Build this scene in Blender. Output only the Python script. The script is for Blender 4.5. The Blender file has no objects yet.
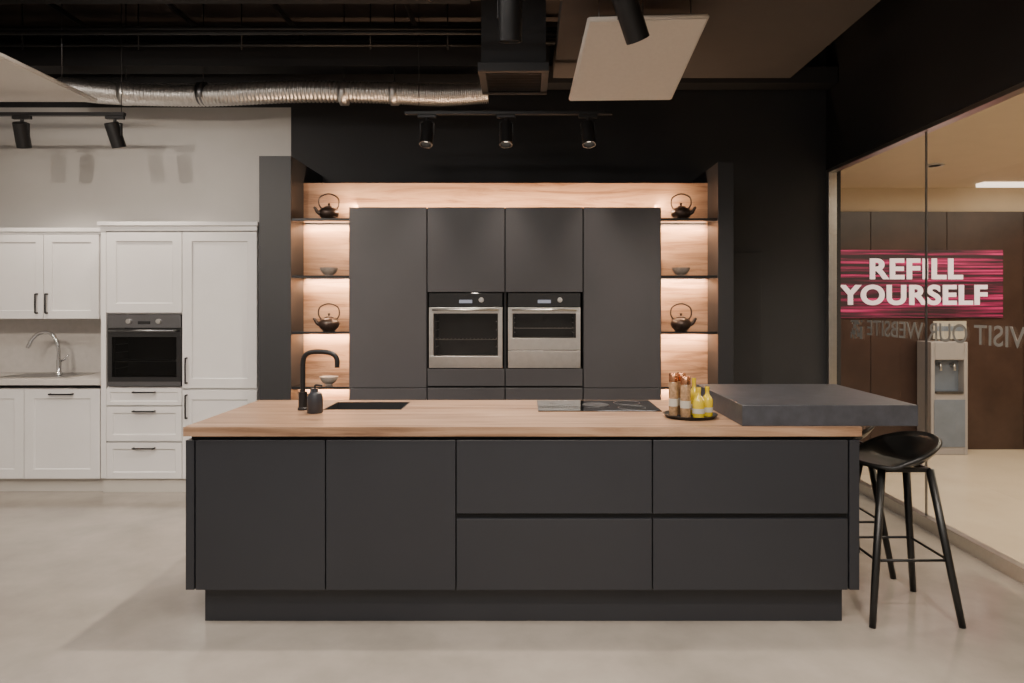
import bpy, bmesh, math, random
from mathutils import Vector, Matrix
random.seed(4)
F=683.0; CX=525.0; CY=305.0; H=1.516
def X(px,d): return (px-CX)*d/F
def Z(py,d): return H-(py-CY)*d/F
sc=bpy.context.scene
COL=sc.collection

# ---------------------------------------------------------------- materials
def mat(name,col,rough=0.5,metal=0.0,var=0.0,vscale=6.0,bump=0.0,bscale=80.0,coat=0.0,emit=None,estr=0.0,trans=0.0,spec=0.5,alpha=1.0,rvar=0.0):
    m=bpy.data.materials.new(name); m.use_nodes=True
    nt=m.node_tree; b=nt.nodes['Principled BSDF']
    b.inputs['Base Color'].default_value=(*col,1); b.inputs['Roughness'].default_value=rough
    b.inputs['Metallic'].default_value=metal; b.inputs['Coat Weight'].default_value=coat
    b.inputs['Specular IOR Level'].default_value=spec
    b.inputs['Transmission Weight'].default_value=trans
    if emit: b.inputs['Emission Color'].default_value=(*emit,1); b.inputs['Emission Strength'].default_value=estr
    tc=nt.nodes.new('ShaderNodeTexCoord')
    n=nt.nodes.new('ShaderNodeTexNoise'); n.inputs['Scale'].default_value=vscale; n.inputs['Detail'].default_value=8; n.inputs['Roughness'].default_value=0.6
    nt.links.new(tc.outputs['Object'],n.inputs['Vector'])
    if var>0:
        r=nt.nodes.new('ShaderNodeValToRGB')
        r.color_ramp.elements[0].position=0.3; r.color_ramp.elements[1].position=0.7
        r.color_ramp.elements[0].color=(*[c*(1-var) for c in col],1)
        r.color_ramp.elements[1].color=(*[min(1,c*(1+var)) for c in col],1)
        nt.links.new(n.outputs['Fac'],r.inputs['Fac']); nt.links.new(r.outputs['Color'],b.inputs['Base Color'])
    if rvar>0:
        mr=nt.nodes.new('ShaderNodeMapRange'); mr.inputs[1].default_value=0.3; mr.inputs[2].default_value=0.7
        mr.inputs[3].default_value=rough-rvar; mr.inputs[4].default_value=rough+rvar
        nt.links.new(n.outputs['Fac'],mr.inputs[0]); nt.links.new(mr.outputs[0],b.inputs['Roughness'])
    if bump>0:
        n2=nt.nodes.new('ShaderNodeTexNoise'); n2.inputs['Scale'].default_value=bscale; n2.inputs['Detail'].default_value=4
        nt.links.new(tc.outputs['Object'],n2.inputs['Vector'])
        bp=nt.nodes.new('ShaderNodeBump'); bp.inputs['Strength'].default_value=bump; bp.inputs['Distance'].default_value=0.01
        nt.links.new(n2.outputs['Fac'],bp.inputs['Height']); nt.links.new(bp.outputs['Normal'],b.inputs['Normal'])
    return m
def wood(name,c0,c1,c2,rough=0.5,sc_=(0.8,14,14)):
    m=bpy.data.materials.new(name); m.use_nodes=True; nt=m.node_tree; b=nt.nodes['Principled BSDF']
    tc=nt.nodes.new('ShaderNodeTexCoord'); mp=nt.nodes.new('ShaderNodeMapping'); mp.inputs['Scale'].default_value=sc_
    nt.links.new(tc.outputs['Object'],mp.inputs['Vector'])
    n=nt.nodes.new('ShaderNodeTexNoise'); n.inputs['Scale'].default_value=1.6; n.inputs['Detail'].default_value=10; n.inputs['Roughness'].default_value=0.68; n.inputs['Distortion'].default_value=0.7
    nt.links.new(mp.outputs['Vector'],n.inputs['Vector'])
    r=nt.nodes.new('ShaderNodeValToRGB'); e=r.color_ramp.elements
    e[0].position=0.35; e[0].color=(*c0,1); e[1].position=0.66; e[1].color=(*c2,1)
    k=e.new(0.5); k.color=(*c1,1)
    nt.links.new(n.outputs['Fac'],r.inputs['Fac']); nt.links.new(r.outputs['Color'],b.inputs['Base Color'])
    b.inputs['Roughness'].default_value=rough
    bp=nt.nodes.new('ShaderNodeBump'); bp.inputs['Strength'].default_value=0.12; bp.inputs['Distance'].default_value=0.005
    nt.links.new(n.outputs['Fac'],bp.inputs['Height']); nt.links.new(bp.outputs['Normal'],b.inputs['Normal'])
    return m
def glassmat(name,tint=(1,1,1),base=0.03):
    m=bpy.data.materials.new(name); m.use_nodes=True; nt=m.node_tree; nt.nodes.clear()
    o=nt.nodes.new('ShaderNodeOutputMaterial'); t=nt.nodes.new('ShaderNodeBsdfTransparent'); t.inputs[0].default_value=(*tint,1)
    g=nt.nodes.new('ShaderNodeBsdfGlossy'); g.inputs['Roughness'].default_value=0.01
    f=nt.nodes.new('ShaderNodeLayerWeight')
    p=nt.nodes.new('ShaderNodeMath'); p.operation='POWER'; p.inputs[1].default_value=4.0
    a=nt.nodes.new('ShaderNodeMath'); a.operation='MULTIPLY_ADD'; a.inputs[1].default_value=0.8; a.inputs[2].default_value=base
    nt.links.new(f.outputs['Facing'],p.inputs[0]); nt.links.new(p.outputs[0],a.inputs[0])
    mx=nt.nodes.new('ShaderNodeMixShader'); nt.links.new(a.outputs[0],mx.inputs[0]); nt.links.new(t.outputs[0],mx.inputs[1]); nt.links.new(g.outputs[0],mx.inputs[2]); nt.links.new(mx.outputs[0],o.inputs[0])
    return m

M={}
M['floor']=mat('polished_concrete',(0.30,0.270,0.236),0.17,var=0.27,vscale=1.1,bump=0.012,bscale=25,rvar=0.06)
M['whitewall']=mat('grey_white_plaster',(0.50,0.485,0.465),0.85,var=0.04,vscale=2,bump=0.05,bscale=120)
M['blackwall']=mat('black_paint_wall',(0.018,0.0185,0.0210),0.7,var=0.1,vscale=3,bump=0.04,bscale=100)
M['blackhi']=mat('black_paint_soffit',(0.010,0.010,0.0115),0.75,var=0.1,vscale=3)
M['ceil']=mat('dark_brown_ceiling',(0.075,0.060,0.054),0.9,var=0.2,vscale=2)
M['soffit']=mat('brown_soffit',(0.055,0.047,0.044),0.85,var=0.08,vscale=2)
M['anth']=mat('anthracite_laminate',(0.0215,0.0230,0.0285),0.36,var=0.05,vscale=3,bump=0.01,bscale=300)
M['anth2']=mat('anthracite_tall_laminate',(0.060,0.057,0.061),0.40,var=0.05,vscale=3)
M['dark']=mat('carcass_black',(0.007,0.007,0.008),0.6,var=0.05)
M['pillar']=mat('dark_grey_side_panel',(0.015,0.0155,0.018),0.5,var=0.05)
M['slab']=mat('concrete_look_slab',(0.042,0.044,0.053),0.42,var=0.28,vscale=14,bump=0.05,bscale=60)
M['oak']=wood('oak_worktop',(0.14,0.073,0.040),(0.275,0.162,0.097),(0.38,0.245,0.158),0.38,(0.8,15,15))
M['oakp']=wood('oak_back_panel',(0.20,0.105,0.058),(0.41,0.24,0.145),(0.52,0.33,0.21),0.55,(0.7,9,9))
M['white']=mat('white_lacquer',(0.62,0.605,0.595),0.4,var=0.02)
M['worktopw']=mat('pale_stone_worktop',(0.48,0.45,0.42),0.3,var=0.06,vscale=20)
M['plinthw']=mat('cream_plinth',(0.46,0.43,0.39),0.5,var=0.02)
M['steel']=mat('brushed_steel',(0.60,0.58,0.55),0.30,1.0,var=0.05,vscale=30)
M['steeld']=mat('dark_steel',(0.20,0.20,0.21),0.3,1.0,var=0.05)
M['chrome']=mat('chrome',(0.6,0.6,0.6),0.1,1.0,var=0.01)
M['bglass']=mat('black_glass',(0.006,0.006,0.007),0.06,var=0.05,coat=0.6)
M['ovenin']=mat('oven_cavity_grey',(0.06,0.058,0.055),0.4,var=0.2,vscale=8)
M['blackm']=mat('matte_black_metal',(0.012,0.012,0.013),0.42,0.3,var=0.05)
M['iron']=mat('cast_iron',(0.060,0.040,0.032),0.28,0.5,var=0.3,vscale=30,bump=0.2,bscale=120)
M['stoolp']=mat('black_plastic',(0.008,0.008,0.008),0.36,var=0.05)
M['ceramic']=mat('grey_ceramic',(0.34,0.29,0.25),0.35,var=0.25,vscale=25)
M['panel']=mat('acoustic_panel_white',(0.60,0.56,0.52),0.9,var=0.03,vscale=40,bump=0.1,bscale=300)
M['duct']=mat('aluminium_foil_duct',(0.68,0.66,0.64),0.38,1.0,var=0.12,vscale=25,bump=0.2,bscale=60)
M['copper']=mat('copper_lid',(0.55,0.25,0.13),0.25,1.0,var=0.05)
M['oil']=mat('olive_oil',(0.52,0.38,0.015),0.1,var=0.08,coat=0.8)
M['spice']=mat('spice_jar_glass',(0.28,0.17,0.09),0.15,var=0.4,vscale=60,coat=0.8)
M['label']=mat('paper_label',(0.42,0.39,0.33),0.7,var=0.05)
M['glass']=glassmat('window_glass',(0.95,0.94,0.92),0.10)
M['beige']=mat('corridor_beige_wall',(0.66,0.55,0.41),0.7,var=0.03)
M['beigefl']=mat('corridor_beige_floor',(0.64,0.54,0.41),0.20,var=0.06,vscale=2)
M['brown']=mat('corridor_brown_panel',(0.050,0.028,0.022),0.28,var=0.4,vscale=2)
M['lamp']=mat('lamp_lens',(1,0.9,0.8),0.5,emit=(1,0.86,0.7),estr=2.5)
M['screen']=mat('oven_display',(0.1,0.1,0.12),0.2,emit=(0.8,0.85,1),estr=0.3)
M['signw']=mat('sign_letters_white',(0.8,0.72,0.74),0.5,emit=(1,0.72,0.76),estr=0.6)
M['vinyl']=mat('vinyl_letters_grey',(0.20,0.20,0.19),0.5,var=0.02)
M['cooler']=mat('cooler_plastic',(0.32,0.30,0.30),0.4,var=0.04)
M['blueg']=mat('cooler_blue_grey',(0.16,0.19,0.24),0.3,var=0.1)
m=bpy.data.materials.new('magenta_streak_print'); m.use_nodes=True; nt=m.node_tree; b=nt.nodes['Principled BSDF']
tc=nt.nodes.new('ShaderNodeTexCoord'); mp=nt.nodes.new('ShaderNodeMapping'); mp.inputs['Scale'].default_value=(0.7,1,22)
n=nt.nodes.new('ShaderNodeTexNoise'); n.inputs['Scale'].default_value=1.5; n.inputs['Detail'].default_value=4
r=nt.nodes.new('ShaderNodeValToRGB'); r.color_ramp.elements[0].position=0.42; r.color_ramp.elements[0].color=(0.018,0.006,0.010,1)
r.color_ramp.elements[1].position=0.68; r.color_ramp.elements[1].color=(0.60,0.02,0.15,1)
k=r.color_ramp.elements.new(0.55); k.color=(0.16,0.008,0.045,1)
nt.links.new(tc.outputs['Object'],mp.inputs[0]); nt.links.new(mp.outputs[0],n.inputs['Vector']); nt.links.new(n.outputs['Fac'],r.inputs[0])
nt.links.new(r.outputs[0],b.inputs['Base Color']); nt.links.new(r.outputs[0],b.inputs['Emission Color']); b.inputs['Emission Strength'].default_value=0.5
M['magenta']=m

# ---------------------------------------------------------------- geometry helpers
def root(name,loc=(0,0,0)):
    e=bpy.data.objects.new(name,None); e.location=loc; e.empty_display_size=0.1; COL.objects.link(e); return e
def link(o,parent):
    COL.objects.link(o)
    if parent is not None:
        o.parent=parent; o.matrix_parent_inverse=Matrix.Translation(-Vector(parent.location))
def mesh(name,verts,faces,mt,parent=None,smooth=False,bevel=0,seg=2,xf=None):
    if xf is not None: verts=[xf@Vector(v) for v in verts]
    me=bpy.data.meshes.new(name); me.from_pydata([tuple(v) for v in verts],[],faces)
    bm=bmesh.new(); bm.from_mesh(me); bmesh.ops.recalc_face_normals(bm,faces=bm.faces); bm.to_mesh(me); bm.free()
    me.materials.append(M[mt] if isinstance(mt,str) else mt)
    if smooth:
        for p in me.polygons: p.use_smooth=True
    o=bpy.data.objects.new(name,me); link(o,parent)
    if bevel>0:
        bv=o.modifiers.new('bevel','BEVEL'); bv.width=bevel; bv.segments=seg; bv.limit_method='ANGLE'
    return o
BF=[(0,1,2,3),(4,7,6,5),(0,4,5,1),(1,5,6,2),(2,6,7,3),(3,7,4,0)]
def bverts(x0,x1,y0,y1,z0,z1):
    return [(x0,y0,z0),(x1,y0,z0),(x1,y1,z0),(x0,y1,z0),(x0,y0,z1),(x1,y0,z1),(x1,y1,z1),(x0,y1,z1)]
def box(name,x0,x1,y0,y1,z0,z1,mt,parent=None,bevel=0.0,xf=None):
    return mesh(name,bverts(x0,x1,y0,y1,z0,z1),BF,mt,parent,bevel=bevel,xf=xf)
def boxes(name,lst,mt,parent=None,bevel=0.0,xf=None):
    V=[];Fc=[]
    for b in lst:
        k=len(V); V+=bverts(*b); Fc+=[tuple(i+k for i in f) for f in BF]
    return mesh(name,V,Fc,mt,parent,bevel=bevel,xf=xf)
def lathe(name,prof,mt,parent=None,n=32,xf=None):
    V=[];Fc=[]
    for (r,z) in prof:
        for i in range(n):
            a=2*math.pi*i/n; V.append((r*math.cos(a),r*math.sin(a),z))
    for j in range(len(prof)-1):
        for i in range(n):
            k=(i+1)%n; Fc.append((j*n+i,j*n+k,(j+1)*n+k,(j+1)*n+i))
    if prof[0][0]>1e-4: Fc.append(tuple(range(n-1,-1,-1)))
    if prof[-1][0]>1e-4: Fc.append(tuple((len(prof)-1)*n+i for i in range(n)))
    o=mesh(name,V,Fc,mt,parent,smooth=True,xf=xf)
    es=o.modifiers.new('es','EDGE_SPLIT'); es.split_angle=math.radians(40)
    return o
def T(x,y,z): return Matrix.Translation((x,y,z))
def catmull(P,k=8):
    P=[Vector(p) for p in P]; out=[]
    Q=[P[0]*2-P[1]]+P+[P[-1]*2-P[-2]]
    for i in range(1,len(Q)-2):
        p0,p1,p2,p3=Q[i-1:i+3]
        for s in range(k):
            t=s/k
            out.append(0.5*((2*p1)+(-p0+p2)*t+(2*p0-5*p1+4*p2-p3)*t*t+(-p0+3*p1-3*p2+p3)*t**3))
    out.append(P[-1]); return out
def tube(name,P,r,mt,parent=None,n=12,xf=None,closed=False):
    P=[Vector(p) for p in P]; m_=len(P)
    R=r if isinstance(r,(list,tuple)) else [r]*m_
    V=[];Fc=[]; up=None
    for i,p in enumerate(P):
        if closed: t=(P[(i+1)%m_]-P[i-1])
        else: t=P[min(i+1,m_-1)]-P[max(i-1,0)]
        t.normalize()
        if up is None:
            up=Vector((0,0,1)) if abs(t.z)<0.9 else Vector((1,0,0))
        up=(up-t*up.dot(t)).normalized(); s=t.cross(up)
        for j in range(n):
            a=2*math.pi*j/n; V.append(p+R[i]*(math.cos(a)*up+math.sin(a)*s))
    lim=m_ if closed else m_-1
    for i in range(lim):
        for j in range(n):
            k=(j+1)%n; a=i*n; c=((i+1)%m_)*n
            Fc.append((a+j,a+k,c+k,c+j))
    if not closed:
        Fc.append(tuple(range(n-1,-1,-1))); Fc.append(tuple((m_-1)*n+j for j in range(n)))
    return mesh(name,V,Fc,mt,parent,smooth=True,xf=xf)
def shaker(name,x0,x1,y,z0,z1,mt,parent,fr=0.075,th=0.022):
    g=0.0025; x0+=g;x1-=g;z0+=g;z1-=g
    fr=min(fr,(x1-x0)*0.28,(z1-z0)*0.30)
    s=0.006
    V=[(x0,y,z0),(x1,y,z0),(x1,y,z1),(x0,y,z1)]
    a=fr;V+=[(x0+a,y,z0+a),(x1-a,y,z0+a),(x1-a,y,z1-a),(x0+a,y,z1-a)]
    a=fr+s;d=0.012;V+=[(x0+a,y+d,z0+a),(x1-a,y+d,z0+a),(x1-a,y+d,z1-a),(x0+a,y+d,z1-a)]
    V+=[(x0,y+th,z0),(x1,y+th,z0),(x1,y+th,z1),(x0,y+th,z1)]
    Fc=[]
    for k in (0,4):
        for i in range(4):
            j=(i+1)%4; Fc.append((k+i,k+j,k+4+j,k+4+i))
    Fc.append((8,9,10,11)); Fc.append((15,14,13,12))
    for i in range(4):
        j=(i+1)%4; Fc.append((j,i,12+i,12+j))
    return mesh(name,V,Fc,mt,parent,bevel=0.0015)
def barhandle(name,p0,p1,parent,out=0.03,r=0.007,mt='blackm'):
    p0=Vector(p0);p1=Vector(p1); o=Vector((0,-out,0)); d=(p1-p0)*0.08
    return tube(name,catmull([p0,p0+o*0.9+d*0.1,p0+o+d,(p0+p1)/2+o*1.05,p1+o-d,p1+o*0.9-d*0.1,p1],4),r,mt,parent,8)
def area(name,loc,sx,sy,energy,col,rot=(0,0,0),parent=None,spread=180):
    l=bpy.data.lights.new(name,'AREA'); l.shape='RECTANGLE'; l.size=sx; l.size_y=sy; l.energy=energy; l.color=col; l.spread=math.radians(spread)
    o=bpy.data.objects.new(name,l); o.location=loc; o.rotation_euler=rot; link(o,parent); return o
def spot(name,loc,target,energy,col,size=60,blend=0.6,rad=0.04,parent=None):
    l=bpy.data.lights.new(name,'SPOT'); l.energy=energy; l.color=col; l.spot_size=math.radians(size); l.spot_blend=blend; l.shadow_soft_size=rad
    o=bpy.data.objects.new(name,l); o.location=loc; d=Vector(target)-Vector(loc); o.rotation_euler=d.to_track_quat('-Z','Y').to_euler(); link(o,parent); return o

# ---------------------------------------------------------------- room shell
YB=6.10; XR=2.72; XL=-5.2; YF=-3.0; ZC=4.0
box('floor',XL-0.1,XR+0.03,YF-0.1,YB+0.1,-0.1,0,'floor')
box('ceiling',XL-0.1,XR+0.1,YF-0.1,YB+0.1,ZC,ZC+0.1,'ceil')
xs=X(291,YB)
box('wall_back_light',XL-0.1,xs,YB,YB+0.1,0,3.28,'whitewall')
box('wall_back_upper',XL-0.1,xs,YB,YB+0.1,3.28,ZC,'blackwall')
box('wall_back_dark',xs,XR+0.1,YB,YB+0.1,0,ZC,'blackwall')
box('wall_left',XL-0.1,XL,YF,YB,0,ZC,'whitewall')
box('wall_front',XL-0.1,XR+0.1,YF-0.1,YF,0,ZC,'whitewall')
box('wall_right_upper',XR-0.03,XR+0.10,YF,YB,2.72,ZC,'blackhi')
w=root('window_1',(XR,1.5,0))
for a,b_ in ((YF,-1.6),(-1.6,1.5),(1.5,4.64),(4.64,YB-0.03)):
    mesh('pane',[(XR+.006,a+.002,0.06),(XR+.006,b_-.002,0.06),(XR+.006,b_-.002,2.72),(XR+.006,a+.002,2.72)],[(0,1,2,3)],'glass',w)
box('base_channel',XR-0.02,XR+0.035,YF,YB,0,0.085,'steel',w,0.002)
box('jamb',XR-0.03,XR+0.04,YB-0.055,YB,0.085,2.72,'steel',w,0.002)
box('head_channel',XR-0.035,XR+0.035,YF,YB-0.06,2.69,2.72,'steel',w)
box('joint_seal',XR-0.001,XR+0.013,4.637,4.643,0.06,2.70,'steeld',w)
d=root('door_1',(1.9,YB,0))
dx0=X(732,YB);dx1=X(761,YB)
box('door_leaf',dx0,dx1,YB-0.022,YB-0.002,0.01,Z(253,YB),'blackwall',d,0.003)
box('ceiling_soffit',0.22,X(790,5.37),1.2,5.37,3.3,3.42,'soffit')
boxes('ceiling_beam',[(XL,0.2,5.55,5.75,3.46,3.62),(XL,-0.4,4.9,5.0,3.72,3.9),(XL,XR-0.04,5.85,6.05,3.42,3.56)],'blackhi')
pp=root('ceiling_pipework',(0,5.5,3.7))
for (y,z,r_,x0,x1) in ((5.3,3.66,0.022,XL,0.0),(5.42,3.58,0.015,XL,-0.3),(5.1,3.55,0.018,XL,2.0),(5.8,3.75,0.03,XL,2.6)):
    tube('pipe',[(x0,y,z),(x1,y,z)],r_,'blackm',pp)
for x in (-3.9,-3.0,-2.2,-1.2,-0.6):
    tube('hanger',[(x,5.3,3.5),(x,5.3,ZC)],0.006,'blackm',pp,6)
    tube('cross_pipe',[(x+0.3,3.5,3.80),(x+0.3,6.0,3.80)],0.02,'blackm',pp,8)

du=root('ventilation_duct',(-2,5.65,3.2))
P=catmull([(X(62,5.65),5.65,Z(88,5.65)),(X(120,5.65),5.62,Z(95,5.65)),(X(200,5.65),5.62,Z(97,5.65)),(X(290,5.65),5.62,Z(93,5.65)),(X(380,5.65),5.62,Z(94,5.65)),(X(440,5.65),5.62,Z(96,5.65)),(X(488,5.65),5.62,Z(94,5.65))],96)
R=[0.081+0.007*(1 if i%4<2 else -1)+0.003*math.sin(i*0.03) for i in range(len(P))]
tube('flex_hose',P,R,'duct',du,20)
for px in (128,205,345,395):
    x=X(px,5.65); cyl=[(x-0.03,5.62,Z(95,5.65)),(x+0.03,5.62,Z(95,5.65))]
    tube('clamp',cyl,0.094,'steeld' if px in (205,) else 'duct',du,24)
    tube('strap',[(x,5.62,3.3),(x,5.62,ZC)],0.005,'blackm',du,6)
g=root('air_vent_box',(-0.1,4.87,3.1))
gx0,gx1=X(478,4.65),X(549,4.65)
box('shaft',gx0+0.02,gx1-0.02,4.67,5.10,3.14,ZC,'blackwall',g)
boxes('grille_frame',[(gx0,gx1,4.62,4.67,3.1,3.16),(gx0,gx1,5.10,5.15,3.1,3.16),(gx0,gx0+.05,4.67,5.10,3.1,3.16),(gx1-.05,gx1,4.67,5.10,3.1,3.16)],'pillar',g,0.003)
boxes('grille_slats',[(gx0+.05,gx1-.05,4.70+i*0.035,4.712+i*0.035,3.105,3.135) for i in range(11)],'steeld',g)

def hpanel(c,thick=0.03):
    c=[Vector(p) for p in c]; nrm=(c[1]-c[0]).cross(c[3]-c[0]).normalized()
    if nrm.z<0: nrm=-nrm
    cen=sum(c,Vector())/4
    rt=root('acoustic_ceiling_panel',tuple(cen))
    mesh('panel',c+[p+nrm*thick for p in c],BF,'panel',rt,bevel=0.003)
    ins=[cen+(p-cen)*1.01 for p in c]
    for i in range(4):
        tube('edge_frame',[ins[i]+nrm*thick*0.6,ins[(i+1)%4]+nrm*thick*0.6],0.012,'panel',rt,6)
    for p in c:
        q=cen+(p-cen)*0.8+nrm*thick; top=3.3 if q.x>0.22 and q.y<5.37 and q.y>1.2 else ZC
        tube('suspension_wire',[q,(q.x,q.y,top)],0.003,'steeld',rt,6)
hpanel([(X(590,3.9),3.9,Z(22,3.9)),(X(707,3.9),3.9,Z(19,3.9)),(X(670,4.6),4.6,Z(100,4.6)),(X(571,4.6),4.6,Z(101,4.6))])
hpanel([(-5.0,4.0,3.1),(-3.36,4.0,3.1),(-3.36,5.33,3.1),(-5.0,5.33,3.1)])

WARM=(1.0,0.86,0.72)
def track(x0,x1,y,z,heads,wires,top=ZC,s=1.0):
    rt=root('track_light',((x0+x1)/2,y,z))
    box('rail',x0,x1,y-0.018,y+0.018,z,z+0.025,'blackm',rt,0.002)
    for wx in wires: tube('wire',[(wx,y,z+0.025),(wx,y,top)],0.003,'blackm',rt,6)
    for (hx,tgt,e,sz) in heads:
        c=Vector((hx,y,z-0.14*s)); dr=(Vector(tgt)-c).normalized()
        tube('stem',[(hx,y,z),(hx,y,z-0.06*s)],0.012,'blackm',rt,8)
        box('adapter',hx-0.07,hx+0.07,y-0.015,y+0.015,z-0.025,z,'blackm',rt,0.003)
        k=0.052*s
        boxes('yoke',[(hx-k,hx-k+.005,y-0.012,y+0.012,z-0.15*s,z-0.055*s),(hx+k-.005,hx+k,y-0.012,y+0.012,z-0.15*s,z-0.055*s),(hx-k,hx+k,y-0.012,y+0.012,z-0.06*s,z-0.055*s)],'blackm',rt)
        q=dr.to_track_quat('Z','Y').to_matrix().to_4x4(); xf=Matrix.Translation(c)@q@Matrix.Scale(s,4)
        lathe('head',[(0.0,-0.09),(0.044,-0.09),(0.050,-0.085),(0.050,0.098),(0.044,0.098),(0.038,0.05)],'blackm',rt,24,xf)
        lathe('lens',[(0.0,0.048),(0.038,0.048),(0.038,0.052),(0.0,0.052)],'lamp',rt,20,xf)
        spot('lamp',tuple(c+dr*0.11*s),tgt,e,WARM,sz,0.7,0.04,rt)
track(-4.9,X(125,5.18),5.18,2.95,[(X(22,5.18),(-3.95,5.75,1.4),50,95),(X(115,5.18),(-2.9,5.75,1.3),50,95)],(-4.3,-3.06))
track(X(405,5.15),X(612,5.15),5.15,2.95,[(X(427,5.15),(-0.85,4.5,0.9),100,80),(X(506,5.15),(-0.14,4.5,0.9),100,80),(X(588,5.15),(0.6,4.5,0.9),100,80)],(-0.8,0.55))
track(-0.45,0.95,3.5,3.17,[(-0.077,(-0.1,4.0,0.9),40,85),(0.54,(1.1,4.1,1.8),90,90)],(-0.4,0.15),3.99,1.25)
track(-1.2,0.0,3.7,3.42,[(-0.5,(-1.7,3.2,0),260,125)],(-1.1,-0.1))
track(-4.0,1.8,1.2,3.3,[(-3.4,(-3.6,5.4,1.3),230,65),(-2.3,(-2.9,5.4,1.3),190,65),(-0.9,(-1.0,2.6,0.0),130,90),(0.5,(0.5,2.6,0.0),130,90),(1.5,(1.9,3.4,0.0),150,90)],(-3.5,-1,0.1))
for (x,y,e) in ((-3.2,2.6,52),(-0.9,2.4,42),(1.45,0.3,55),(-3.2,-0.6,50),(-0.8,-0.6,85),(1.4,-1.8,42)):  # unseen fill lights added for general brightness; housings and wires invented to carry them
    rt=root('added_fill_light',(x,y,3.6))
    boxes('housing',[(x-0.6,x+0.6,y-0.3,y+0.3,3.62,3.66)],'panel',rt,0.004)
    for sx in (-0.5,0.5): tube('wire',[(x+sx,y,3.66),(x+sx,y,ZC)],0.003,'steeld',rt,6)
    area('lamp',(x,y,3.61),1.15,0.55,e,(1,0.93,0.86),parent=rt)

# ---------------------------------------------------------------- tall oven wall
YW=5.57; YC=5.25
PX0=X(259,5.27);PX1=X(291,5.27);QX0=X(718,5.27);QX1=QX0+0.12
tw=root('tall_kitchen_cabinets',(-0.15,5.4,0))
box('wall_niche_left',PX0,PX1,5.27,YB-0.002,0,2.666,'pillar',None,0.002)
box('wall_niche_right',QX0,QX1,5.27,YB-0.002,0,2.62,'pillar',None,0.002)
wp=root('wall_panel_oak',(-0.15,YW,0))
box('wood_back',PX1,QX0,YW,YW+0.03,0,2.51,'oakp',wp)
box('niche_filler',PX1,QX0,YW+0.03,YB-0.002,0,2.505,'dark',wp)
cols=[-1.353,-0.753,-0.153,0.447,1.047]
def cz(py): return Z(py,YC)
c0_,c4_=cols[0]+.018,cols[-1]-.018
boxes('carcass',[(c0_,cols[1],5.275,YW-.002,0,2.262),(cols[3],c4_,5.275,YW-.002,0,2.262),
  (cols[1],cols[3],5.275,YW-.002,0,cz(369)),(cols[1],cols[3],5.275,YW-.002,cz(292),2.262),
  (cols[1],cols[3],YW-.03,YW-.002,cz(369),cz(292)),(cols[2]-.009,cols[2]+.009,5.275,YW-.03,cz(369),cz(292))],'dark',tw)
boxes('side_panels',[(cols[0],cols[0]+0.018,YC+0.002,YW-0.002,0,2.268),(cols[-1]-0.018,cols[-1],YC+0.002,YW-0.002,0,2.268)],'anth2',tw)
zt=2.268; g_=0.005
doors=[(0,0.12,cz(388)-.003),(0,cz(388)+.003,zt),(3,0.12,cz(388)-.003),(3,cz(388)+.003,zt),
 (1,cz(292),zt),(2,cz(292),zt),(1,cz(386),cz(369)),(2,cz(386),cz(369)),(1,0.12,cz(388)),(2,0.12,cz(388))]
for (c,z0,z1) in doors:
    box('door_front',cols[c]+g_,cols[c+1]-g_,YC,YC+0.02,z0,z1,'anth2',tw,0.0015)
box('plinth',cols[0],cols[-1],YC+0.04,5.275,0,0.115,'dark',tw)
zsh=[Z(220,5.4),Z(276,5.4),Z(331,5.4),Z(385,5.4)]
LEDC=(1,0.66,0.42)
for (x0,x1) in ((PX1,cols[0]),(cols[-1],QX0)):
    for z in zsh:
        nh=root('display_shelf',((x0+x1)/2,5.43,z))
        box('shelf',x0+0.001,x1-0.001,5.29,YW-0.001,z-0.012,z,'bglass',nh,0.001)
        box('shelf_rail',x0+0.001,x1-0.001,5.285,5.297,z-0.02,z-0.0005,'blackm',nh)
        box('led_profile',x0+0.02,x1-0.02,YW-0.022,YW-0.004,z-0.022,z-0.013,'steeld',nh)
        area('led',((x0+x1)/2,YW-0.05,z-0.024),x1-x0-0.04,0.012,6.0,LEDC,(math.radians(15),0,0),nh)
    xe,sg_=(cols[0],-1) if x0<-1.4 else (cols[-1],1)
    for za,zb in zip([0.05]+zsh[::-1],zsh[::-1]+[2.45]):
        if zb<1 or zb-za>1: continue
        area('led',(xe+sg_*0.012,YW-0.10,(za+zb)/2),0.012,zb-za-0.06,2.2,LEDC,(0,math.radians(-90*sg_),0),tw)
box('led_profile',cols[0]+0.03,cols[-1]-0.03,5.44,5.455,2.262,2.272,'steeld',tw)
area('led',(-0.15,5.45,2.276),2.9,0.012,24,LEDC,(math.radians(180-25),0,0),tw)

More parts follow.
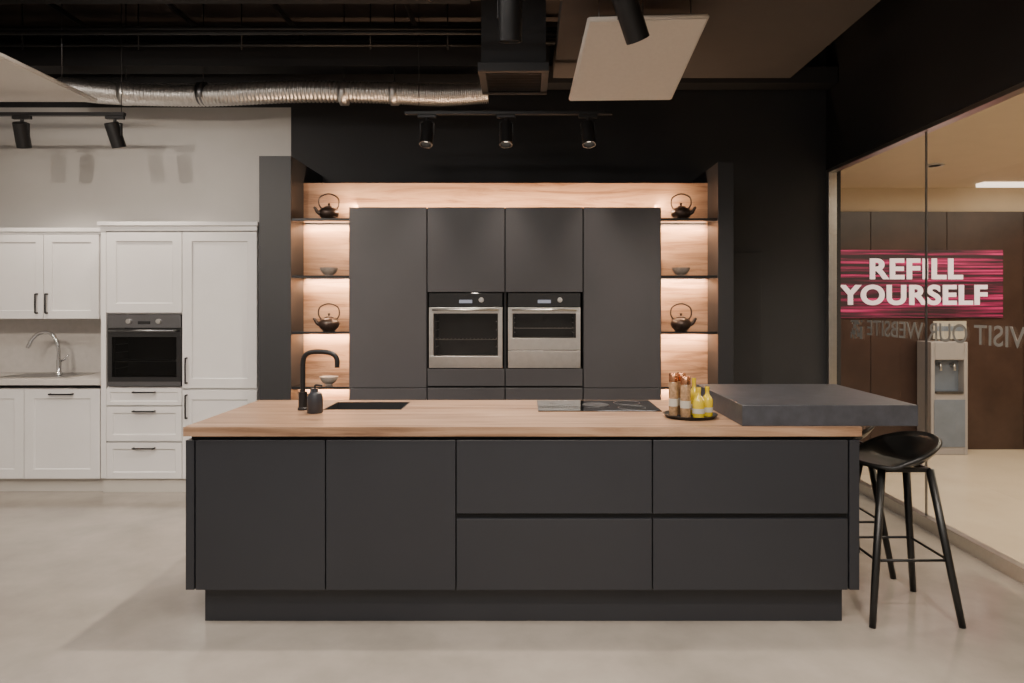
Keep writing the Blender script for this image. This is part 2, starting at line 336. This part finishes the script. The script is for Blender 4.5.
def oven(name,x0,x1,z0,z1,y,zc,steel='steel',wz0=None,wz1=None,drawer=None,allblack=False):
    o=root(name,((x0+x1)/2,y,z0)); gl=OVB if allblack else OVG
    box('housing',x0+0.01,x1-0.01,y+0.215,y+0.28,z0+0.004,z1-0.004,'dark',o)
    box('control_panel',x0,x1,y-0.002,y+0.022,zc,z1,'steeld' if allblack else 'bglass',o,0.002)
    box('display',(x0+x1)/2-0.05,(x0+x1)/2+0.05,y-0.0035,y-0.002,zc+0.03,zc+0.055,'screen' if not allblack else 'bglass',o)
    xf=T((x0+x1)/2+0.12,y-0.002,(zc+z1)/2)@Matrix.Rotation(math.radians(90),4,'X')
    lathe('knob',[(0.0,0),(0.02,0),(0.019,0.018),(0.0,0.019)],'steel',o,24,xf)
    if allblack:
        lathe('knob',[(0.0,0),(0.02,0),(0.019,0.018),(0.0,0.019)],'steel',o,24,T((x0+x1)/2-0.12,y-0.002,(zc+z1)/2)@Matrix.Rotation(math.radians(90),4,'X'))
    dz0=drawer if drawer else z0
    wa=0.035
    fm='bglass' if allblack else steel
    boxes('door_frame',[(x0,x1,y,y+0.024,dz0,wz0),(x0,x1,y,y+0.024,wz1,zc-0.003),(x0,x0+wa,y,y+0.024,wz0,wz1),(x1-wa,x1,y,y+0.024,wz0,wz1)],fm,o,0.0015)
    boxes('cavity',[(x0+wa,x1-wa,y+0.20,y+0.21,wz0,wz1),(x0+wa,x0+wa+.01,y+0.024,y+0.2,wz0,wz1),(x1-wa-.01,x1-wa,y+0.024,y+0.2,wz0,wz1),(x0+wa,x1-wa,y+0.024,y+0.2,wz0-0.01,wz0),(x0+wa,x1-wa,y+0.024,y+0.2,wz1,wz1+.01)],'ovenin',o)
    n=5
    for i in range(1,n):
        z=wz0+(wz1-wz0)*i/n
        boxes('rack_rail',[(x0+wa+.012,x0+wa+.018,y+.03,y+.19,z,z+.004),(x1-wa-.018,x1-wa-.012,y+.03,y+.19,z,z+.004)],'steel',o)
    zr=wz0+(wz1-wz0)*0.38
    boxes('rack',[(x0+wa+.01,x1-wa-.01,y+.03,y+.035,zr,zr+.005)]+[(x0+wa+.03+i*.03,x0+wa+.034+i*.03,y+.03,y+.19,zr,zr+.004) for i in range(int((x1-x0-2*wa-.04)/.03))],'steel',o)
    mesh('window_glass',[(x0+wa-.004,y+.006,wz0-.004),(x1-wa+.004,y+.006,wz0-.004),(x1-wa+.004,y+.006,wz1+.004),(x0+wa-.004,y+.006,wz1+.004)],[(0,1,2,3)],gl,o)
    hz=zc-0.022
    tube('handle_bar',[(x0+0.03,y-0.04,hz),(x1-0.03,y-0.04,hz)],0.009,'steel' if not allblack else 'steeld',o,12)
    for hx in (x0+0.05,x1-0.05): tube('handle_post',[(hx,y-0.04,hz),(hx,y+0.002,hz)],0.007,'steel',o,8)
    if allblack: box('bottom_trim',x0,x1,y-0.001,y+0.022,z0-0.001,z0+0.035,'steeld',o,0.001)
    if drawer:
        box('warming_drawer',x0,x1,y-0.001,y+0.022,z0,drawer-0.005,steel,o,0.0015)
    return o
OVG=glassmat('oven_window_tinted',(0.55,0.53,0.52),0.04)
OVB=glassmat('oven_window_black',(0.18,0.18,0.18),0.02)
oven('built_in_oven',X(429,YC),X(502.5,YC),cz(368),cz(293),YC-0.004,cz(307),wz0=cz(356),wz1=cz(313.5))
oven('compact_oven',X(508,YC),X(580.5,YC),cz(368),cz(293),YC-0.004,cz(307),wz0=cz(338),wz1=cz(313.5),drawer=cz(350))

def teapot(x,y,z,s=1.0,flip=1):
    o=root('cast_iron_teapot',(x,y,z)); xf=T(x,y,z)@Matrix.Rotation(0.3*flip,4,'Z')@Matrix.Scale(s,4)
    lathe('body',[(0.0,0.0),(0.045,0.0),(0.05,0.006),(0.07,0.025),(0.081,0.05),(0.078,0.072),(0.06,0.092),(0.036,0.102),(0.0,0.104)],'iron',o,36,xf)
    lathe('lid',[(0.038,0.101),(0.038,0.107),(0.025,0.113),(0.008,0.116),(0.006,0.122),(0.012,0.13),(0.008,0.138),(0.0,0.139)],'iron',o,28,xf)
    tube('spout',catmull([(-0.065*flip,0,0.05),(-0.09*flip,0,0.065),(-0.105*flip,0,0.09),(-0.118*flip,0,0.10)],5),[0.018-0.0006*i for i in range(16)],'iron',o,12,xf)
    tube('bail_handle',catmull([(-0.058,0,0.088),(-0.078,0,0.13),(-0.066,0,0.185),(0,0,0.212),(0.066,0,0.185),(0.078,0,0.13),(0.058,0,0.088)],6),0.0065,'iron',o,10,xf)
    for sx in (-1,1): lathe('lug',[(0,-.008),(0.009,-.008),(0.009,.008),(0,.008)],'iron',o,12,xf@T(sx*0.058,0,0.09))
def bowl(x,y,z,s=1.0):
    o=root('ceramic_bowl',(x,y,z)); xf=T(x,y,z)@Matrix.Scale(s,4)
    lathe('bowl_body',[(0.0,0.0),(0.028,0.0),(0.028,0.008),(0.05,0.022),(0.066,0.045),(0.072,0.066),(0.068,0.066),(0.060,0.045),(0.04,0.022),(0,0.014)],'ceramic',o,32,xf)
ys=5.41
for px,fl in ((329,1),(681,-1)):
    teapot(X(px,ys),ys,zsh[0],0.98,fl); bowl(X(px,ys),ys,zsh[1],1.0); teapot(X(px,ys),ys,zsh[2],1.02,fl); bowl(X(px,ys),ys,zsh[3],1.0)

# ---------------------------------------------------------------- island
DI=3.20
isl=root('kitchen_island',(0,3.65,0))
ix0=X(183,DI);ix1=X(862,DI);zt_=0.944;zb_=0.900;iy1=4.11
sx0,sx1,sy0,sy1=-1.105,-0.675,3.73,4.02
boxes('worktop',[(ix0,sx0,DI,iy1,zb_,zt_),(sx1,ix1,DI,iy1,zb_,zt_),(sx0,sx1,DI,sy0,zb_,zt_),(sx0,sx1,sy1,iy1,zb_,zt_)],'oak',isl)
fy=DI+0.012
def iz(py): return Z(py,fy)
zd0=iz(590); ztd=zb_-0.020
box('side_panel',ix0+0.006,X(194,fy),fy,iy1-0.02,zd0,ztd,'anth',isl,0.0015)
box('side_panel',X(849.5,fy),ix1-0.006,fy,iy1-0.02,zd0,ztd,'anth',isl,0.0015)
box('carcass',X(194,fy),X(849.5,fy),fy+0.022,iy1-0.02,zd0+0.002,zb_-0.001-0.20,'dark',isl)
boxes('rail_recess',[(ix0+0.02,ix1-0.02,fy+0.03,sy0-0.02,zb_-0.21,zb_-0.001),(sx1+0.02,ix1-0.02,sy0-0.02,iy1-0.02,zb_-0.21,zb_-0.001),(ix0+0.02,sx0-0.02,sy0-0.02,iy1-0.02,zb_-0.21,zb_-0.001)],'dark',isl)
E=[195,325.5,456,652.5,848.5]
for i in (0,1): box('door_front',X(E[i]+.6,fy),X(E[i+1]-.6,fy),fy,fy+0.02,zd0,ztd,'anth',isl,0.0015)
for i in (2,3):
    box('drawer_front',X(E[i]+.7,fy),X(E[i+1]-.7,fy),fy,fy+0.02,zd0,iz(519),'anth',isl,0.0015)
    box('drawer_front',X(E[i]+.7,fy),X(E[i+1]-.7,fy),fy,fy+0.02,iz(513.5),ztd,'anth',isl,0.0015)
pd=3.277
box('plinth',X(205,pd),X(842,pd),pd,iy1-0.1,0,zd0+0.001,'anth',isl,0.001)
box('bar_slab',1.026,1.857,3.225,4.09,zt_,1.043,'slab',isl,0.002)
sk=root('kitchen_sink',((sx0+sx1)/2,3.87,0.75))
t=0.006
boxes('basin',[(sx0,sx1,sy0,sy0+t,0.75,zt_+.001),(sx0,sx1,sy1-t,sy1,0.75,zt_+.001),(sx0,sx0+t,sy0,sy1,0.75,zt_+.001),(sx1-t,sx1,sy0,sy1,0.75,zt_+.001),(sx0,sx1,sy0,sy1,0.745,0.75)],'dark',sk)
lathe('drain',[(0,0),(0.04,0),(0.042,0.004),(0,0.004)],'steel',sk,24,T((sx0+sx1)/2,3.87,0.75))
fx,fyy=-1.21,3.72
fa=root('black_kitchen_faucet',(fx,fyy,zt_))
lathe('base',[(0,0),(0.027,0),(0.027,0.012),(0.023,0.016),(0.023,0.10),(0.0,0.10)],'blackm',fa,24,T(fx,fyy,zt_))
zz=Z(352,fyy)
tube('gooseneck',catmull([(fx,fyy,zt_+0.05),(fx,fyy,zz-0.10),(fx+0.002,fyy,zz-0.05),(fx+0.015,fyy,zz-0.017),(fx+0.05,fyy,zz),(fx+0.12,fyy,zz),(fx+0.165,fyy,zz-0.012),(fx+0.185,fyy,zz-0.04),(fx+0.187,fyy,zz-0.085)],6),0.0135,'blackm',fa,14)
tube('lever',[(fx,fyy,zt_+0.065),(fx+0.045,fyy-0.005,zt_+0.068),(fx+0.052,fyy-0.006,zt_+0.12)],0.008,'blackm',fa,10)
sd=root('soap_dispenser',(X(315,3.62),3.62,zt_)); xf=T(X(315,3.62),3.62,zt_)
lathe('bottle',[(0,0),(0.038,0),(0.042,0.005),(0.040,0.085),(0.034,0.104),(0.018,0.112),(0.016,0.13),(0,0.13)],'anth',sd,28,xf)
tube('pump',catmull([(0,0,0.12),(0,0,0.142),(0.008,0,0.148),(0.04,0,0.144)],4),0.006,'blackm',sd,8,xf)
hb=root('induction_hob',(0.42,3.87,zt_))
box('glass_plate',0.07,0.735,3.66,4.06,zt_,zt_+0.006,'bglass',hb,0.002)
lathe('extractor_ring',[(0.0,0.006),(0.075,0.006),(0.075,0.010),(0.068,0.012),(0.06,0.009),(0.0,0.009)],'steeld',hb,32,T(0.40,3.86,zt_))
for (x,y) in ((0.22,3.77),(0.22,3.96),(0.59,3.77),(0.59,3.96)):
    tube('zone_ring',[(x+0.075*math.cos(a*math.pi/16),y+0.075*math.sin(a*math.pi/16),zt_+0.0062) for a in range(32)],0.0008,'steeld',hb,6,closed=True)
tx,ty=X(690,3.49),3.49
tr=root('condiment_tray',(tx,ty,zt_))
lathe('tray_plate',[(0,0),(0.12,0),(0.135,0.014),(0.138,0.018),(0.132,0.018),(0.118,0.006),(0,0.006)],'blackm',tr,48,T(tx,ty,zt_))
tz=zt_+0.0065
def jar(dx,dy,h,r,body,lid,name):
    o=root(name,(tx+dx,ty+dy,tz)); xf=T(tx+dx,ty+dy,tz)
    lathe('jar_body',[(0,0),(r*.95,0),(r,0.004),(r,h*0.76),(r*0.85,h*0.80),(0,h*0.80)],body,o,24,xf)
    lathe('cap',[(0,h*.80),(r*.95,h*.80),(r*.95,h*.985),(r*.85,h),(0,h)],lid,o,24,xf)
    lathe('label_band',[(r+.0006,h*.22),(r+.0006,h*.40)],'label',o,24,xf)
jar(-0.080,0.02,0.215,0.024,'spice','copper','spice_jar')
jar(-0.032,0.055,0.215,0.024,'spice','copper','spice_jar')
jar(-0.030,-0.03,0.205,0.026,'spice','copper','spice_jar')
def oilb(dx,dy,h,r):
    o=root('oil_bottle',(tx+dx,ty+dy,tz)); xf=T(tx+dx,ty+dy,tz)
    lathe('bottle_body',[(0,0),(r*.95,0),(r,0.005),(r,h*.55),(r*.75,h*.65),(r*.36,h*.74),(r*.34,h*.88),(0,h*.88)],'oil',o,24,xf)
    lathe('stopper',[(0,h*.87),(r*.42,h*.87),(r*.42,h),(0,h)],'oil',o,20,xf)
    lathe('label_band',[(r+.0006,h*.14),(r+.0006,h*.30)],'label',o,24,xf)
oilb(0.030,0.04,0.19,0.026); oilb(0.032,-0.045,0.15,0.030); oilb(0.088,0.0,0.15,0.028)

# ---------------------------------------------------------------- bar stools
def stool(cx,cy,rot=0):
    o=root('bar_stool',(cx,cy,0)); xf=T(cx,cy,0)@Matrix.Rotation(rot,4,'Z')
    nr,na=12,48; V=[(0.0,0,0.735)];Fc=[]
    for i in range(1,nr+1):
        r=i/nr
        for j in range(na):
            a=2*math.pi*j/na; c=math.cos(a); s=math.sin(a)
            bk=max(0.0,(c+0.45)/1.45)
            lift=0.012*r**2+0.125*(max(0,r-0.35)/0.65)**2*bk**0.8 - 0.012*(1 if c<-0.3 else 0)*max(0,r-.6)
            k=1-0.06*bk*r
            V.append((0.205*r*c*k-0.005,0.225*r*s,0.735+lift))
    for j in range(na): Fc.append((0,1+j,1+(j+1)%na))
    for i in range(nr-1):
        for j in range(na):
            a=1+i*na; b2=a+na; k=(j+1)%na; Fc.append((a+j,b2+j,b2+k,a+k))
    sh=mesh('seat_shell',V,Fc,'stoolp',o,smooth=True,xf=xf)
    so=sh.modifiers.new('solid','SOLIDIFY'); so.thickness=0.018; so.offset=0
    boxes('under_frame',[(-0.12,0.12,-0.11,-0.09,0.705,0.728),(-0.12,0.12,0.09,0.11,0.705,0.728),(-0.12,-0.10,-0.11,0.11,0.705,0.728),(0.10,0.12,-0.11,0.11,0.705,0.728)],'stoolp',o,0.004,xf)
    at=lambda sx,sy,z: Vector((sx*(0.212-0.095*z/0.72),sy*(0.205-0.10*z/0.72),z))
    for sx in (-1,1):
        for sy in (-1,1):
            tube('leg',[at(sx,sy,0.0),at(sx,sy,0.25),at(sx,sy,0.72)],[0.0155,0.0175,0.019],'stoolp',o,14,xf)
    z=0.30
    tube('footrest',[at(-1,-1,z),at(-1,1,z),at(1,1,z),at(1,-1,z)],0.007,'blackm',o,10,xf,closed=True)
stool(1.845,3.415)
stool(1.83,3.99)

# ---------------------------------------------------------------- white kitchen (left)
wk=root('white_kitchen_cabinets',(-3.5,5.8,0))
D=5.5
def wx(px,d=D): return X(px,d)
def wz(py,d=D): return Z(py,d)
tx0,tx1,tx2,txe=wx(101),wx(106),wx(182),wx(257)
boxes('tall_carcass',[(tx0,txe,D+0.29,YB-0.002,0.12,wz(231)),(tx2,txe,D+0.023,D+.29,0.12,wz(231)),(tx0,tx1,D+0.023,D+.29,0.12,wz(231)),(tx1,tx2,D+0.023,D+.29,0.12,wz(387)),(tx1,tx2,D+0.023,D+.29,wz(314),wz(231))],'white',wk)
box('plinth',-5.0,tx0,D+0.06,D+0.08,0,0.125,'plinthw',wk)
box('plinth',tx0,txe,D+0.03,D+0.05,0,0.125,'plinthw',wk)
boxes('cornice',[(tx0-0.02,txe+0.015,D-0.025,YB-0.002,wz(226),wz(222)),(tx0-0.005,txe+0.004,D-0.008,YB-0.002,wz(231),wz(226))],'white',wk,0.004)
box('filler_strip',tx0,tx1,D,D+0.022,0.12,wz(231),'white',wk)
shaker('door_shaker',tx1,tx2,D,wz(313),wz(231.5),'white',wk)
shaker('drawer_shaker',tx1,tx2,D,wz(405.5),wz(388),'white',wk,0.03)
shaker('drawer_shaker',tx1,tx2,D,wz(441.5),wz(406.5),'white',wk,0.05)
shaker('drawer_shaker',tx1,tx2,D,wz(479),wz(442.5),'white',wk,0.05)
shaker('door_shaker',tx2,txe,D,wz(388.5),wz(231.5),'white',wk)
shaker('door_shaker',tx2,txe,D,wz(479),wz(390),'white',wk)
for py in (392,411,448): barhandle('handle',(wx(134),D,wz(py)),(wx(155),D,wz(py)),wk)
barhandle('handle',(wx(187),D,wz(383)),(wx(187),D,wz(358)),wk); barhandle('handle',(wx(187),D,wz(418)),(wx(187),D,wz(395)),wk)
box('base_carcass',-5.0,tx0-0.002,D+0.023,YB-0.002,0.12,0.84,'white',wk)
edges=[-5.0+0.0,wx(-52),wx(24),wx(100)]
for a,b_ in zip(edges[:-1],edges[1:]):
    shaker('door_shaker',a,b_,D,wz(479),wz(389),'white',wk)
    barhandle('handle',((a+b_)/2-0.09,D,wz(394)),((a+b_)/2+0.09,D,wz(394)),wk)
box('worktop',-5.05,tx0-0.001,D-0.02,YB-0.002,0.872,0.918,'worktopw',wk,0.002)
U=5.72
box('wall_unit_carcass',-5.0,tx0-0.003,U+0.023,YB-0.002,Z(319,U),Z(235,U),'white',wk)
ue=[X(-70,U),X(-12,U),X(43.5,U),X(99,U)]
for a,b_ in zip(ue[:-1],ue[1:]): shaker('door_shaker',a,b_,U,Z(319,U),Z(234,U),'white',wk,0.065)
boxes('cornice',[(-5.0,tx0-0.003,U-0.02,YB-0.002,Z(232,U),Z(228,U)),(-5.0,tx0-0.003,U-0.004,YB-0.002,Z(234.5,U),Z(232,U))],'white',wk,0.003)
for px in (37.5,47.5): barhandle('handle',(X(px,U),U,Z(313,U)),(X(px,U),U,Z(294,U)),wk)
box('splashback',-5.0,tx0-0.004,YB-0.012,YB-0.001,0.918,Z(319,U),'worktopw',wk)
oven('black_built_in_oven',wx(108),wx(181),wz(386),wz(314.5),D-0.004,wz(328),wz0=wz(377),wz1=wz(337),allblack=True)
sx,sy=X(59,5.85),5.85
cf=root('chrome_kitchen_faucet',(sx,sy,0.918))
lathe('base',[(0,0),(0.03,0),(0.028,0.015),(0.02,0.03),(0.02,0.13),(0,0.13)],'chrome',cf,24,T(sx,sy,0.918))
tube('spout',catmull([(sx,sy,1.03),(sx-0.01,sy,1.17),(sx-0.06,sy,1.265),(sx-0.14,sy,1.28),(sx-0.22,sy,1.235),(sx-0.27,sy,1.15)],8),0.015,'chrome',cf,12)
tube('lever',[(sx,sy,1.03),(sx+0.05,sy,1.05),(sx+0.08,sy,1.09)],0.008,'chrome',cf,8)
ws=root('stainless_sink',(-4.1,5.75,0.918))
boxes('rim',[(-4.35,-3.75,5.58,5.60,0.918,0.925),(-4.35,-3.75,5.93,5.95,0.918,0.925),(-4.35,-4.33,5.6,5.93,0.918,0.925),(-3.77,-3.75,5.6,5.93,0.918,0.925)],'steel',ws,0.002)
box('bowl_floor',-4.33,-3.77,5.6,5.93,0.918,0.921,'steeld',ws)

# ---------------------------------------------------------------- corridor outside glass
box('floor_corridor',XR+0.036,9.0,YF-0.1,9.0,-0.1,-0.001,'beigefl')
box('ceiling_corridor',XR+0.10,9.0,YF-0.1,9.0,2.75,2.85,'beige')
YO=7.2
box('wall_corridor_end',XR-0.3,9.0,YO,YO+0.1,0,2.75,'beige')
box('wall_corridor_side',8.9,9.0,YF,9.0,0,2.75,'beige')
cp=root('corridor_wall_cladding',(4,YO,0))
for i,a in enumerate([2.83,3.63,4.43,5.23,6.03,6.83]):
    box('cladding_panel',a+.003,a+0.797,YO-0.03,YO-0.001,0.0,Z(212,YO),'brown',cp,0.002)
box('wall_corridor_return',XR,XR+0.10,YB+0.1,YO,0,2.75,'brown')
yq=YO-0.045
sg=root('refill_sign',(3.9,yq,1.7))
box('print_board',X(836,yq),X(1003,yq),yq,yq+0.012,Z(318,yq),Z(250,yq),'magenta',sg,0.001)
def text(name,s,size,loc,rot,mt,parent,width=None,off=0.0,ext=0.004,sx=1.0):
    cu=bpy.data.curves.new(name,'FONT'); cu.body=s; cu.size=size; cu.extrude=ext; cu.offset=off; cu.align_x='CENTER'; cu.align_y='CENTER'
    cu.space_character=1.08 if off>0.005 else 1.0
    o=bpy.data.objects.new(name,cu)
    COL.objects.link(o); bpy.context.view_layer.update()
    wd=o.dimensions.x
    me=bpy.data.meshes.new_from_object(o); bpy.data.objects.remove(o)
    o=bpy.data.objects.new(name,me); me.materials.clear(); me.materials.append(M[mt])
    k=(width/wd) if width else 1.0
    xf=Matrix.Translation(loc)@rot@Matrix.Diagonal((k,1,1,1)); me.transform(xf); link(o,parent); return o
RX=Matrix.Rotation(math.radians(90),4,'X')
ppm=F/yq
text('letters','REFILL',20/ppm/0.72,(X(915,yq),yq-0.006,Z(270,yq)),RX,'signw',sg,93/ppm,0.010)
text('letters','YOURSELF',19/ppm/0.72,(X(914,yq),yq-0.006,Z(296,yq)),RX,'signw',sg,148/ppm,0.010)
vt=root('window_lettering',(XR-0.003,4.6,1.34))
text('letters','VISIT OUR WEBSITE',0.17,(XR-0.003,4.57,1.33),Matrix.Rotation(math.radians(90),4,'Z')@RX,'vinyl',vt,1.72,0.001,0.0008)
q=[]
for i in range(9):
    for j in range(9):
        if random.random()<0.55 or (i in(0,8) and j in (0,8)):
            q.append((XR-0.004,XR-0.003,5.50+i*0.022,5.522+i*0.022,1.24+j*0.017,1.257+j*0.017))
boxes('code_squares',q,'vinyl',vt)
c=root('water_cooler',(0,0,0)); yc=6.9
x0,x1=X(931,yc),X(968,yc); c.location=((x0+x1)/2,yc,0)
zt2=Z(342,yc)
boxes('cabinet',[(x0,x1,yc+0.1,yc+0.25,0,zt2),(x0,x0+0.04,yc,yc+0.1,0,zt2),(x1-0.04,x1,yc,yc+0.1,0,zt2),(x0+.04,x1-.04,yc,yc+0.1,Z(360,yc),zt2),(x0+.04,x1-.04,yc,yc+0.1,0,0.62)],'cooler',c,0.006)
box('alcove_back',x0+.04,x1-.04,yc+0.09,yc+0.1,0.62,Z(360,yc),'blueg',c)
box('front_panel',x0+.03,x1-.03,yc-0.006,yc,0.08,0.56,'blueg',c,0.003)
for s_ in (-0.07,0.07): tube('tap',catmull([((x0+x1)/2+s_,yc+0.09,0.9),((x0+x1)/2+s_,yc+0.04,0.91),((x0+x1)/2+s_,yc+0.03,0.85)],4),0.013,'steel',c,10)
box('drip_tray',x0+.05,x1-.05,yc-0.01,yc+0.09,0.62,0.64,'steeld',c)
ns=root('wall_notice',(X(946,YO),YO-0.04,1.3))
box('notice_board',X(931,YO),X(964,YO),YO-0.042,YO-0.031,Z(339,YO),Z(321,YO),'label',ns,0.002)
box('notice_stripe',X(934,YO),X(961,YO),YO-0.044,YO-0.042,Z(331,YO),Z(326,YO),'blueg',ns)
for (x,y) in ((3.6,4.2),(3.6,6.0),(5.2,6.2),(4.6,4.4),(3.7,2.0),(5.5,3.0)):
    dl=root('ceiling_downlight',(x,y,2.74))
    lathe('trim_ring',[(0.05,0),(0.075,0),(0.075,0.012),(0.05,0.012),(0.05,0)],'white',dl,28,T(x,y,2.738))
    lathe('lens',[(0,0.004),(0.05,0.004),(0.05,0.008),(0,0.008)],'lamp',dl,24,T(x,y,2.738))
    spot('lamp',(x,y,2.73),(x,y,0),75,(1,0.86,0.66),150,0.5,0.05,dl)
ll=root('ceiling_light_strip',(4.9,6.9,2.749))
box('diffuser',4.6,5.6,6.85,6.97,2.715,2.75,'lamp',ll,0.003)
area('lamp',(5.0,5.2,2.70),3.0,2.4,85,(1,0.87,0.68),parent=ll)

wd=bpy.data.worlds.new('world'); sc.world=wd; wd.use_nodes=True
wd.node_tree.nodes['Background'].inputs[0].default_value=(0.5,0.45,0.4,1); wd.node_tree.nodes['Background'].inputs[1].default_value=0.15

cam=bpy.data.cameras.new('camera'); co=bpy.data.objects.new('camera',cam); COL.objects.link(co)
co.location=(0,0,H); co.rotation_euler=(math.radians(90),0,0)
cam.sensor_width=36; cam.lens=36*F/1024; cam.shift_x=-(CX-512)/1024; cam.shift_y=-(341.5-CY)/1024; cam.clip_start=0.05
sc.camera=co
